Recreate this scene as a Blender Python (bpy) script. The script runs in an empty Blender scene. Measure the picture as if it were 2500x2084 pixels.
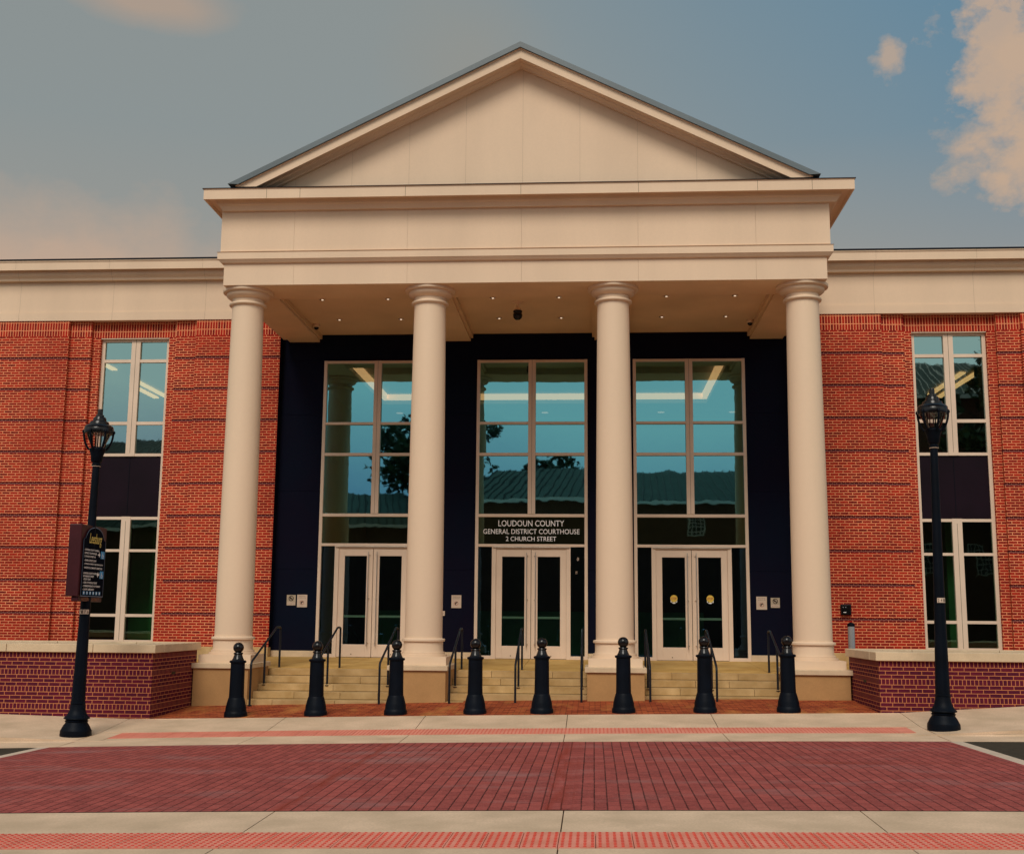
import bpy, math, random
from mathutils import Vector, Matrix
random.seed(7)
R_ = math.radians
sc = bpy.context.scene
col = sc.collection

# ------------------------------------------------------------------ materials
MATS = {}
def newmat(name):
    m = bpy.data.materials.new(name); m.use_nodes = True
    nt = m.node_tree; b = nt.nodes['Principled BSDF']
    MATS[name] = m
    return m, nt, b
def N(nt, t, **kw):
    n = nt.nodes.new(t)
    for k, v in kw.items(): setattr(n, k, v)
    return n
def mixc(nt, fac, a, b, mode='MIX'):
    n = N(nt, 'ShaderNodeMix', data_type='RGBA', blend_type=mode)
    for sock, v in ((n.inputs[0], fac), (n.inputs[6], a), (n.inputs[7], b)):
        if isinstance(v, bpy.types.NodeSocket): nt.links.new(v, sock)
        else: sock.default_value = v if not isinstance(v, tuple) or len(v) == 4 else v + (1,)
    return n.outputs[2]
def ramp(nt, src, lo, hi, a=0.0, b=1.0):
    n = N(nt, 'ShaderNodeMapRange'); nt.links.new(src, n.inputs[0])
    n.inputs[1].default_value = lo; n.inputs[2].default_value = hi
    n.inputs[3].default_value = a; n.inputs[4].default_value = b
    return n.outputs[0]
def noise(nt, vec, scale, detail=4.0, rough=.55):
    n = N(nt, 'ShaderNodeTexNoise'); n.inputs['Scale'].default_value = scale
    n.inputs['Detail'].default_value = detail; n.inputs['Roughness'].default_value = rough
    if vec is not None: nt.links.new(vec, n.inputs['Vector'])
    return n.outputs['Fac']
def mapping(nt, vec, scale=(1, 1, 1), rot=(0, 0, 0)):
    n = N(nt, 'ShaderNodeMapping'); nt.links.new(vec, n.inputs[0])
    n.inputs['Scale'].default_value = scale; n.inputs['Rotation'].default_value = rot
    return n.outputs[0]
def bump(nt, b, h, strength=.3, dist=.01):
    n = N(nt, 'ShaderNodeBump'); n.inputs['Strength'].default_value = strength
    n.inputs['Distance'].default_value = dist
    nt.links.new(h, n.inputs['Height']); nt.links.new(n.outputs[0], b.inputs['Normal'])

def plain(name, c, rough=.6, var=.08, scale=1.5, fine=.05, spec=.3, metal=0.0, c2=None, streak=False, island=0.0):
    m, nt, b = newmat(name)
    g = N(nt, 'ShaderNodeNewGeometry').outputs['Position']
    v = mapping(nt, g, (1, 1, .18)) if streak else g
    n1 = noise(nt, v, scale, 5); n2 = noise(nt, g, scale * 30, 3)
    lo = tuple(x * (1 - var * 2) for x in c); hi = tuple(min(1, x * (1 + var)) for x in c)
    if c2: lo = c2
    cc = mixc(nt, ramp(nt, n1, .3, .7), lo, hi)
    cc = mixc(nt, ramp(nt, n2, .3, .7, 0, fine * 2), cc, tuple(x * .6 for x in c))
    if island:
        ri = N(nt, 'ShaderNodeNewGeometry').outputs['Random Per Island']
        cc = mixc(nt, ramp(nt, ri, 0, 1, 0, island), cc, tuple(x * .45 for x in c))
    nt.links.new(cc, b.inputs['Base Color'])
    b.inputs['Roughness'].default_value = rough; b.inputs['Metallic'].default_value = metal
    b.inputs['Specular IOR Level'].default_value = spec
    bump(nt, b, n2, .15, .004)
    return m

def brick(name, bw, rh, c1, c2, mortar, ms=.009, offset=.5, rot=0.0, rough=.85, big=.12, stain=None, bumpd=.006, msm=.15):
    m, nt, b = newmat(name)
    uv = N(nt, 'ShaderNodeUVMap').outputs[0]
    v = mapping(nt, uv, (1, 1, 1), (0, 0, rot))
    wob = N(nt, 'ShaderNodeTexNoise'); wob.inputs['Scale'].default_value = 9.0; nt.links.new(uv, wob.inputs['Vector'])
    va = N(nt, 'ShaderNodeVectorMath', operation='MULTIPLY_ADD')
    nt.links.new(wob.outputs['Color'], va.inputs[0]); va.inputs[1].default_value = (.006, .006, 0); nt.links.new(v, va.inputs[2])
    t = N(nt, 'ShaderNodeTexBrick'); nt.links.new(va.outputs[0], t.inputs['Vector'])
    t.offset = offset; t.offset_frequency = 2
    t.inputs['Scale'].default_value = 1; t.inputs['Brick Width'].default_value = bw
    t.inputs['Row Height'].default_value = rh; t.inputs['Mortar Size'].default_value = ms
    t.inputs['Mortar Smooth'].default_value = msm; t.inputs['Bias'].default_value = 0
    t.inputs['Color1'].default_value = c1 + (1,); t.inputs['Color2'].default_value = c2 + (1,)
    t.inputs['Mortar'].default_value = mortar + (1,)
    n1 = noise(nt, uv, .7, 5); n2 = noise(nt, uv, 14, 3)
    cc = mixc(nt, ramp(nt, n1, .3, .7, 0, big * 2), t.outputs['Color'], tuple(x * .55 for x in c1))
    cc = mixc(nt, ramp(nt, n2, .45, .75, 0, .35), cc, tuple(x * 1.5 for x in c1))
    if stain:
        n3 = noise(nt, mapping(nt, uv, (1.0, .35, 1)), 1.3, 6, .65)
        cc = mixc(nt, ramp(nt, n3, .52, .72, 0, .75), cc, stain)
    nt.links.new(cc, b.inputs['Base Color'])
    b.inputs['Roughness'].default_value = rough; b.inputs['Specular IOR Level'].default_value = .15
    inv = N(nt, 'ShaderNodeMath', operation='SUBTRACT'); inv.inputs[0].default_value = 1
    nt.links.new(t.outputs['Fac'], inv.inputs[1])
    bump(nt, b, inv.outputs[0], .5, bumpd)
    return m

def glass(name, refl=.55, tint=(.5, .82, .95), through=(.25, .33, .36)):
    m, nt, b = newmat(name); nt.nodes.remove(b)
    out = nt.nodes['Material Output']
    g = N(nt, 'ShaderNodeNewGeometry').outputs['Position']
    gl = N(nt, 'ShaderNodeBsdfGlossy'); gl.inputs['Roughness'].default_value = .015
    gl.inputs['Color'].default_value = tint + (1,)
    tr = N(nt, 'ShaderNodeBsdfTransparent'); tr.inputs['Color'].default_value = through + (1,)
    mx = N(nt, 'ShaderNodeMixShader')
    lw = N(nt, 'ShaderNodeLayerWeight'); lw.inputs['Blend'].default_value = .25
    f = ramp(nt, lw.outputs['Fresnel'], 0, 1, refl, 1.0)
    nt.links.new(f, mx.inputs[0]); nt.links.new(tr.outputs[0], mx.inputs[1]); nt.links.new(gl.outputs[0], mx.inputs[2])
    nt.links.new(mx.outputs[0], out.inputs[0])
    bp = N(nt, 'ShaderNodeBump'); bp.inputs['Strength'].default_value = .35; bp.inputs['Distance'].default_value = .0025
    nt.links.new(noise(nt, g, 1.6, 2), bp.inputs['Height']); nt.links.new(bp.outputs[0], gl.inputs['Normal'])
    return m

def emit(name, c, s):
    m, nt, b = newmat(name)
    b.inputs['Base Color'].default_value = c + (1,); b.inputs['Emission Color'].default_value = c + (1,)
    b.inputs['Emission Strength'].default_value = s
    return m

CREAM = (.77, .565, .395)
plain('cream', CREAM, .65, .04, .8, .04, .2, streak=True)
plain('cream_column', (.79, .585, .41), .55, .03, .5, .02, .25, streak=True)
plain('ceiling_paint', (.80, .57, .37), .8, .06, .7, .03, .1)
plain('frame_paint', (.76, .575, .43), .4, .04, 1.2, .03, .4)
plain('navy_panel', (.0022, .0052, .014), .7, .25, .5, .1, .06, c2=(.006, .004, .014))
plain('spandrel', (.010, .003, .008), .5, .2, 1, .1, .12)
plain('stone_cap', (.72, .54, .35), .75, .10, 2.2, .12, .2)
plain('stone_step', (.68, .46, .22), .75, .10, 2.5, .16, .2, c2=(.42, .24, .075), island=.5)
plain('porch_paver', (.64, .40, .13), .75, .10, 1.8, .14, .2, c2=(.46, .25, .06), island=.25)
plain('stucco', (.50, .28, .115), .85, .08, 1.5, .12, .15)
plain('concrete', (.73, .515, .35), .85, .10, 1.5, .22, .2, c2=(.56, .40, .26))
plain('joint_dark', (.07, .045, .02), .95, .1)
plain('joint_tan', (.34, .22, .12), .95, .1)
plain('asphalt', (.062, .050, .034), .9, .2, 8, .5, .15)
plain('white_line', (.64, .50, .38), .7, .06, 3, .15)
plain('black_iron', (.0018, .004, .009), .5, .2, 3, .1, .10)
plain('black_gloss', (.005, .004, .005), .22, .2, 3, .1, .35)
plain('black_rail', (.006, .009, .015), .45, .2, 3, .1, .35)
plain('maroon', (.050, .006, .010), .4, .15, 2, .1, .3)
plain('sign_navy', (.004, .006, .012), .8, .1, 2, .05, .02)
plain('sign_gold', (.85, .66, .16), .5, .05)
plain('sign_white', (.90, .86, .82), .6, .04)
plain('sign_blue', (.05, .32, .62), .5, .05)
plain('sign_orange', (.32, .13, .06), .5, .05)
plain('edge_blue', (.18, .24, .33), .5, .05)
plain('paper', (.66, .50, .38), .7, .05, 8)
plain('paper_gray', (.48, .38, .27), .7, .05, 8)
plain('ink', (.03, .012, .006), .8, .05)
plain('roof_metal', (.10, .128, .14), .4, .10, 1.2, .05, .5, streak=True)
plain('green_roof', (.07, .09, .08), .85, .10, 1.2, .05, .05)
plain('soil', (.12, .07, .04), .95, .2, 6)
plain('ground_far', (.10, .10, .06), .95, .3, .2)
plain('tactile', (.76, .285, .205), .75, .08, 2.0, .10, .2, c2=(.66, .215, .14))
plain('tactile_dome', (.62, .060, .035), .75, .10, 3, .08, .2)  # redder than the tiles: shading of the domes put into the colour
plain('tactile_dome_far', (.66, .17, .11), .75, .10, 3, .08, .2)  # same painted dome shading, weaker for the far strip
plain('post_gray', (.42, .43, .44), .35, .06, 4, .05, .5, metal=.5)
plain('steel', (.55, .46, .38), .3, .05, 4, .03, .5, metal=.8)
plain('bar_green', (.62, .85, .62), .4, .05, 4)
plain('sticker_yellow', (.70, .47, .07), .5, .05)
plain('sticker_red', (.38, .07, .05), .5, .05)
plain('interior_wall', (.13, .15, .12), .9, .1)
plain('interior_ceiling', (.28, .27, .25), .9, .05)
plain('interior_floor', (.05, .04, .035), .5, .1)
plain('interior_green', (.13, .33, .19), .8, .1)
plain('bark', (.06, .04, .028), .9, .2, 5)
emit('cove_glow', (1.0, .66, .30), 2.2)
emit('lamp_glow', (1.0, .80, .60), .9)
B1, B2, MO = (.45, .023, .010), (.145, .008, .008), (.98, .385, .18)
brick('brick_stretcher', .2032, .0658, B1, B2, MO, .0088, big=.26)
brick('brick_soldier', .0677, .2020, B1, B2, MO, .0090, offset=0)
brick('brick_header', .1016, .0658, (.085, .008, .012), (.055, .006, .010), (.40, .14, .10), .0080)  # darker than the wall brick: shade of the recess put into the colour
P1, P2, PM = (.120, .009, .024), (.065, .006, .022), (.62, .22, .085)
brick('planter_stretcher', .2032, .0667, P1, P2, PM, .0062)
brick('planter_rowlock', .0677, .100, P1, P2, PM, .0062, offset=0)
brick('apron_brick', .205, .102, (.48, .11, .035), (.20, .026, .012), (.045, .010, .006), .008, rot=R_(0), big=.1, stain=(.55, .24, .06))
brick('crosswalk_brick', .26, .127, (.38, .080, .066), (.24, .046, .040), (.045, .005, .005), .0068, offset=.42, big=.16,
      stain=(.30, .155, .145), bumpd=.006, msm=.3)
def crosswalk_extra():
    m = MATS['crosswalk_brick']; nt = m.node_tree; b = nt.nodes['Principled BSDF']
    src = b.inputs['Base Color'].links[0].from_socket; uv = N(nt, 'ShaderNodeUVMap').outputs[0]
    sp = N(nt, 'ShaderNodeSeparateXYZ'); nt.links.new(uv, sp.inputs[0])
    def M(op, a, v=None, w=None):
        n = N(nt, 'ShaderNodeMath', operation=op); nt.links.new(a, n.inputs[0])
        if v is not None:
            if isinstance(v, bpy.types.NodeSocket): nt.links.new(v, n.inputs[1])
            else: n.inputs[1].default_value = v
        if w is not None: n.inputs[2].default_value = w
        return n.outputs[0]
    wob = noise(nt, uv, 2.5, 3)
    vv = M('MULTIPLY_ADD', wob, .014, None); nt.links.new(sp.outputs[1], vv.node.inputs[2])
    fr = M('FRACT', M('DIVIDE', vv, .127)); d = M('MINIMUM', fr, M('SUBTRACT', fr, 1.0)); 
    dist = M('ABSOLUTE', M('SUBTRACT', fr, .5))
    gap = noise(nt, mapping(nt, uv, (2.2, 6, 1)), 1.0, 4)
    line = M('MULTIPLY', ramp(nt, dist, .42, .48), ramp(nt, gap, .32, .60, .15, .9))
    c = mixc(nt, line, src, (.038, .004, .004))
    # rust red seams: one running along the road, one across it
    s1 = M('ABSOLUTE', M('SUBTRACT', sp.outputs[0], 15.35)); n2 = noise(nt, mapping(nt, uv, (8, .8, 1)), 1.0, 5)
    c = mixc(nt, M('MULTIPLY', ramp(nt, s1, .16, .02), ramp(nt, n2, .42, .62, 0, .7)), c, (.24, .035, .015))
    s2 = M('ABSOLUTE', M('SUBTRACT', sp.outputs[1], 1.18)); n3 = noise(nt, mapping(nt, uv, (.9, 8, 1)), 1.0, 5)
    c = mixc(nt, M('MULTIPLY', ramp(nt, s2, .20, .04), ramp(nt, n3, .40, .60, 0, .75)), c, (.26, .03, .015))
    s3 = M('ABSOLUTE', M('SUBTRACT', sp.outputs[1], -1.52))
    c = mixc(nt, M('MULTIPLY', ramp(nt, s3, .12, .02), ramp(nt, n3, .36, .55, 0, .8)), c, (.24, .03, .015))
    grit = noise(nt, uv, 60, 2)
    c = mixc(nt, ramp(nt, grit, .5, .75, 0, .45), c, (.44, .19, .16))
    nt.links.new(c, b.inputs['Base Color'])
crosswalk_extra()
brick('opposite_brick', .205, .068, (.13, .05, .03), (.10, .035, .02), (.2, .13, .1), .009)
glass('glass', .50, (.27, .72, .76), (.34, .31, .27))
glass('glass_wing', .48, (.55, .80, .74), (.40, .40, .32))
glass('glass_low', .34, (.35, .60, .50), (.46, .78, .48))
glass('glass_door', .26, (.12, .32, .60), (.50, .60, .55))
glass('lamp_glass', .06, (.9, .9, .9), (.93, .93, .93))
def leafmat(name, c):
    m, nt, b = newmat(name)
    oi = N(nt, 'ShaderNodeNewGeometry').outputs['Random Per Island']
    nt.links.new(mixc(nt, oi, tuple(x * .5 for x in c), tuple(x * 1.5 for x in c)), b.inputs['Base Color'])
    b.inputs['Roughness'].default_value = .8
leafmat('leaf', (.035, .06, .02))

# ------------------------------------------------------------------ mesh builder
class MB:
    def __init__(s): s.v = []; s.f = []; s.m = []; s.mats = []; s.sm = []
    def mi(s, mat):
        if mat not in s.mats: s.mats.append(mat)
        return s.mats.index(mat)
    def face(s, pts, mat, smooth=False):
        i = len(s.v); s.v += [tuple(p) for p in pts]; s.f.append(tuple(range(i, i + len(pts))))
        s.m.append(s.mi(mat)); s.sm.append(smooth)
    def box(s, x0, x1, y0, y1, z0, z1, mat, skip=''):
        i = len(s.v)
        s.v += [(x0, y0, z0), (x1, y0, z0), (x1, y1, z0), (x0, y1, z0), (x0, y0, z1), (x1, y0, z1), (x1, y1, z1), (x0, y1, z1)]
        F = {'b': (0, 3, 2, 1), 't': (4, 5, 6, 7), 'f': (0, 1, 5, 4), 'r': (1, 2, 6, 5), 'k': (2, 3, 7, 6), 'l': (3, 0, 4, 7)}
        for k, q in F.items():
            if k in skip: continue
            s.f.append(tuple(i + a for a in q)); s.m.append(s.mi(mat)); s.sm.append(False)
        return s
    def lathe(s, prof, mat, c=(0, 0), seg=28, smooth=True, z0=0.0, cap=True):
        n = len(prof); i = len(s.v); k = s.mi(mat)
        for r, z in prof:
            for j in range(seg):
                a = 2 * math.pi * (j + .5) / seg
                s.v.append((c[0] + r * math.cos(a), c[1] + r * math.sin(a), z0 + z))
        for q in range(n - 1):
            for j in range(seg):
                a = i + q * seg + j; b = i + q * seg + (j + 1) % seg
                s.f.append((a, b, b + seg, a + seg)); s.m.append(k); s.sm.append(smooth)
        if cap:
            s.f.append(tuple(i + j for j in range(seg))[::-1]); s.m.append(k); s.sm.append(False)
            s.f.append(tuple(i + (n - 1) * seg + j for j in range(seg))); s.m.append(k); s.sm.append(False)
        return s
    def tube(s, pts, r, mat, seg=10, smooth=True, radii=None):
        i = len(s.v); k = s.mi(mat); P = [Vector(p) for p in pts]; n = len(P)
        for q in range(n):
            d = (P[min(q + 1, n - 1)] - P[max(q - 1, 0)]).normalized()
            up = Vector((1, 0, 0)) if abs(d.x) < .9 else Vector((0, 1, 0))
            u = d.cross(up).normalized(); w = d.cross(u)
            rr = radii[q] if radii else r
            for j in range(seg):
                a = 2 * math.pi * j / seg
                s.v.append(tuple(P[q] + u * math.cos(a) * rr + w * math.sin(a) * rr))
        for q in range(n - 1):
            for j in range(seg):
                a = i + q * seg + j; b = i + q * seg + (j + 1) % seg
                s.f.append((a, b, b + seg, a + seg)); s.m.append(k); s.sm.append(smooth)
        s.f.append(tuple(i + j for j in range(seg))[::-1]); s.m.append(k); s.sm.append(False)
        s.f.append(tuple(i + (n - 1) * seg + j for j in range(seg))); s.m.append(k); s.sm.append(False)
        return s
    def build(s, name, parent=None, loc=(0, 0, 0), bevel=0.0):
        me = bpy.data.meshes.new(name); me.from_pydata([tuple(a - b for a, b in zip(p, loc)) for p in s.v], [], s.f)
        for m in s.mats: me.materials.append(MATS[m])
        me.polygons.foreach_set('material_index', s.m); me.polygons.foreach_set('use_smooth', s.sm)
        me.update()
        if any(s.sm): me.set_sharp_from_angle(angle=R_(32))
        uv = me.uv_layers.new(name='UVMap')
        for p in me.polygons:
            n = p.normal
            for li in p.loop_indices:
                c = me.vertices[me.loops[li].vertex_index].co
                x, y, z = c.x + loc[0], c.y + loc[1], c.z + loc[2]
                if abs(n.z) > .7: q = (x, y)
                elif abs(n.y) >= abs(n.x): q = (x, z)
                else: q = (y, z)
                uv.data[li].uv = q
        o = bpy.data.objects.new(name, me); col.objects.link(o); o.location = loc
        if parent is not None:
            o.parent = parent
            if parent.matrix_world != parent.matrix_local or True:
                o.matrix_parent_inverse = Matrix.Identity(4)
                pl = world_loc(parent); o.location = Vector(loc) - pl
        if bevel:
            b = o.modifiers.new('Bevel', 'BEVEL'); b.width = bevel; b.segments = 2; b.limit_method = 'ANGLE'
        return o
def world_loc(o):
    v = Vector((0, 0, 0))
    while o is not None: v += Vector(o.location); o = o.parent
    return v
def tag(o, label=None, cat=None, group=None, kind=None):
    if label: o['label'] = label
    if cat: o['category'] = cat
    if group: o['group'] = group
    if kind: o['kind'] = kind
    return o
def empty(name, loc, label, cat, group=None):
    o = bpy.data.objects.new(name, None); col.objects.link(o); o.location = loc; o.empty_display_size = .2
    return tag(o, label, cat, group)
def copy_tree(o, parent=None):
    c = o.copy(); col.objects.link(c); c.parent = parent
    for ch in [x for x in bpy.data.objects if x.parent == o]: copy_tree(ch, c)
    return c
def setloc(o, parent, loc): o.location = Vector(loc) - world_loc(parent)
def text_mesh(name, s, box, mat, parent, plane='XZ', depth=0.0, bold=0.0, off=0.0, shear=0.0):
    """text fitted in a rectangle: box=(u0,u1,v0,v1); plane 'XZ' faces -Y at y=depth, 'YZ' faces +X at x=depth"""
    cu = bpy.data.curves.new(name, 'FONT'); cu.body = s; cu.offset = bold; cu.resolution_u = 3; cu.shear = shear
    t = bpy.data.objects.new(name, cu); col.objects.link(t)
    bpy.context.view_layer.update()
    me = bpy.data.meshes.new_from_object(t.evaluated_get(bpy.context.evaluated_depsgraph_get()))
    col.objects.unlink(t); bpy.data.objects.remove(t)
    xs = [v.co.x for v in me.vertices]; ys = [v.co.y for v in me.vertices]
    if not xs: return None
    x0, x1, y0, y1 = min(xs), max(xs), min(ys), max(ys)
    me.name = name; me.materials.clear(); me.materials.append(MATS[mat])
    for v in me.vertices:
        a = box[0] + (v.co.x - x0) / (x1 - x0) * (box[1] - box[0]); b = box[2] + (v.co.y - y0) / (y1 - y0) * (box[3] - box[2])
        v.co = (a, depth, b) if plane == 'XZ' else (depth, a, b)
    pl = world_loc(parent)
    for v in me.vertices: v.co -= pl
    o = bpy.data.objects.new(name, me); col.objects.link(o); o.parent = parent
    return o

# ------------------------------------------------------------------ ground
def smooth(a, b, x):
    t = max(0, min(1, (x - a) / (b - a))); return t * t * (3 - 2 * t)
HT = [(-60, -.02), (9.8, -.02), (10.6, -.03), (11.7, -.015), (14.9, .0), (18.22, -.028), (19.3, -.009), (19.91, .02), (21.2, .148), (23.3, .225), (40, .25)]
def gz(x, y):
    xc = max(-14, min(14, x)); g = .0213 * xc - .0007 * xc * xc
    h = HT[-1][1]
    for (a, ha), (b, hb) in zip(HT, HT[1:]):
        if y <= b:
            h = ha + (hb - ha) * max(0, (y - a)) / (b - a); break
    c = (max(6.4, min(9.6, abs(x))) - 6.4) * .055 * smooth(18.93, 18.97, y)
    return g + h + c
def sheet(mb, x0, x1, y0, y1, mat, off=0.0, dx=.6, dy=.5, thick=0.0, zf=gz):
    def cuts(a, b, d, extra=()):
        n = max(1, int(math.ceil((b - a) / d))); s = {round(a + (b - a) * i / n, 5) for i in range(n + 1)}
        for e in extra:
            if a < e < b: s.add(e)
        return sorted(s)
    xs = cuts(x0, x1, dx, (-6.4, 6.4)); ys = cuts(y0, y1, dy, (9.8, 10.6, 11.7, 14.9, 18.22, 18.93, 18.97, 19.3, 19.91, 21.2, 23.3))
    i = len(mb.v); k = mb.mi(mat); nx = len(xs)
    for y in ys:
        for x in xs: mb.v.append((x, y, zf(x, y) + off))
    for b in range(len(ys) - 1):
        for a in range(nx - 1):
            p = i + b * nx + a; mb.f.append((p, p + 1, p + nx + 1, p + nx)); mb.m.append(k); mb.sm.append(True)
    if thick:
        for (xa, ya), (xb, yb) in (((x0, y0), (x1, y0)), ((x1, y1), (x0, y1)), ((x0, y1), (x0, y0)), ((x1, y0), (x1, y1))):
            mb.face([(xa, ya, zf(xa, ya) + off - thick), (xb, yb, zf(xb, yb) + off - thick), (xb, yb, zf(xb, yb) + off), (xa, ya, zf(xa, ya) + off)], mat)

m = MB(); sheet(m, -30, 30, -20, 40, 'joint_dark', -.03, 1.0, 1.0)
m2 = MB()
for (a, b, c, d) in ((-900, -30, -900, 900), (30, 900, -900, 900), (-30, 30, -900, -20), (-30, 30, 40, 900)):
    m2.face([(a, c, -.6), (b, c, -.6), (b, d, -.6), (a, d, -.6)], 'ground_far')
m2.v += []
tag(m.build('ground'), kind='structure')
tag(m2.build('terrain'), kind='structure')
# road (asphalt outside the crosswalk)
m = MB(); sheet(m, -29, -6.98, 11.7, 18.22, 'asphalt'); sheet(m, 6.87, 29, 11.7, 18.22, 'asphalt')
tag(m.build('road'), kind='structure')
m = MB(); sheet(m, -6.98, -6.80, 11.7, 18.22, 'white_line', .002); sheet(m, 6.68, 6.87, 11.7, 18.22, 'white_line', .002)
tag(m.build('road_marking'), kind='structure')
m = MB(); sheet(m, -6.80, 6.68, 11.705, 18.215, 'crosswalk_brick', .003)
# worn brick strip and utility trench lines set in the crossing
o = m.build('crosswalk'); tag(o, kind='structure')
for l in o.data.uv_layers[0].data: l.uv = (l.uv[1], l.uv[0])
m = MB()
sheet(m, 1.045, 1.30, 11.72, 18.2, 'crosswalk_patch' if 'crosswalk_patch' in MATS else 'crosswalk_brick', .006, dx=.3)
o = m.build('crosswalk_strip'); tag(o, kind='structure')
for l in o.data.uv_layers[0].data: l.uv = (l.uv[1] + .07, l.uv[0] + .064)
# gutters
J = [-9.5, -6.72, -3.9, -1.42, 1.06, 3.52, 6.72, 9.6]
JN = [-7.05, -4.3, -1.55, 1.23, 3.99, 6.75]
g = .006
def slabs(mb, joints, xa, xb, y0, y1, mat='concrete', off=0.0):
    xs = [xa] + [j for j in joints if xa < j < xb] + [xb]
    for a, b in zip(xs, xs[1:]): sheet(mb, a + (g if a in joints else 0), b - (g if b in joints else 0), y0, y1, mat, off, thick=.03)
m = MB(); slabs(m, J, -29, 29, 18.23, 18.945); slabs(m, J, -6.352, 6.30, 18.945, 19.295)
slabs(m, JN, -29, 29, 10.625, 11.69)
m.v = m.v
tag(m.build('gutter'), kind='structure')
m = MB()
slabs(m, J, -29, -6.352, 18.972, 19.915); slabs(m, J, 6.30, 29, 18.972, 19.915)
slabs(m, J, -29, 29, 19.915, 21.145)
slabs(m, JN, -29, 29, 4.0, 9.84); slabs(m, JN, -29, 29, -6.0, 3.99)
tag(m.build('sidewalk'), kind='structure')
m = MB()
for xa, xb in ((-29, -6.352), (6.30, 29)):
    n = 24
    for i in range(n):
        a = xa + (xb - xa) * i / n; b = xa + (xb - xa) * (i + 1) / n
        m.face([(a, 18.955, gz(a, 18.9) - .02), (b, 18.955, gz(b, 18.9) - .02), (b, 18.955, gz(b, 19) + .001), (a, 18.955, gz(a, 19) + .001)], 'concrete')
        m.face([(a, 18.955, gz(a, 19) + .001), (b, 18.955, gz(b, 19) + .001), (b, 18.972, gz(b, 19) + .001), (a, 18.972, gz(a, 19) + .001)], 'concrete')
tag(m.build('kerb'), kind='structure')
# tactile strips with real truncated domes
def domes(mb, x0, x1, y0, y1, dx, dy, r, h, mat='tactile_dome'):
    y = y0 + dy / 2
    k = mb.mi(mat)
    while y < y1 - .01:
        x = x0 + dx / 2
        while x < x1:
            z = gz(x, y) + .004; i = len(mb.v)
            for rr, zz in ((r, 0), (r * .6, h)):
                for j in range(8):
                    a = j * math.pi / 4; mb.v.append((x + rr * math.cos(a), y + rr * math.sin(a), z + zz))
            for j in range(8):
                q = (j + 1) % 8; mb.f.append((i + j, i + q, i + 8 + q, i + 8 + j)); mb.m.append(k); mb.sm.append(False)
            mb.f.append(tuple(i + 8 + j for j in range(8))); mb.m.append(k); mb.sm.append(False)
            x += dx
        y += dy
m = MB()
x = -6.4
while x < 8.2:
    sheet(m, x + .003, x + .302, 9.86, 10.235, 'tactile', .004, thick=.02); sheet(m, x + .003, x + .302, 10.237, 10.61, 'tactile', .004, thick=.02); x += .305
domes(m, -4.26, 6.1, 9.86, 10.61, .061, .075, .0165, .006)
tag(m.build('tactile_paving'), kind='structure')
m = MB()
x = -6.35
while x < 6.2:
    sheet(m, x + .003, x + .303, 19.30, 19.605, 'tactile', .004, thick=.02); sheet(m, x + .003, x + .303, 19.61, 19.91, 'tactile', .004, thick=.02); x += .306
domes(m, -6.35, 6.3, 19.31, 19.90, .061, .061, .0155, .005, 'tactile_dome_far')
tag(m.build('tactile_paving'), kind='structure')
m = MB(); sheet(m, -6.4, 6.42, 21.15, 24.0, 'apron_brick', .0)
sheet(m, -16, -9.15, 21.0, 21.15, 'apron_brick', .0)
o = m.build('brick_pavement'); tag(o, kind='structure')

# ------------------------------------------------------------------ courthouse
court = empty('courthouse', (0, 26, 0), 'red brick courthouse with a cream four column portico and triangular pediment', 'building')
BX = .02
COLX = [-5.785, -1.895, 1.935, 5.81]
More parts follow.
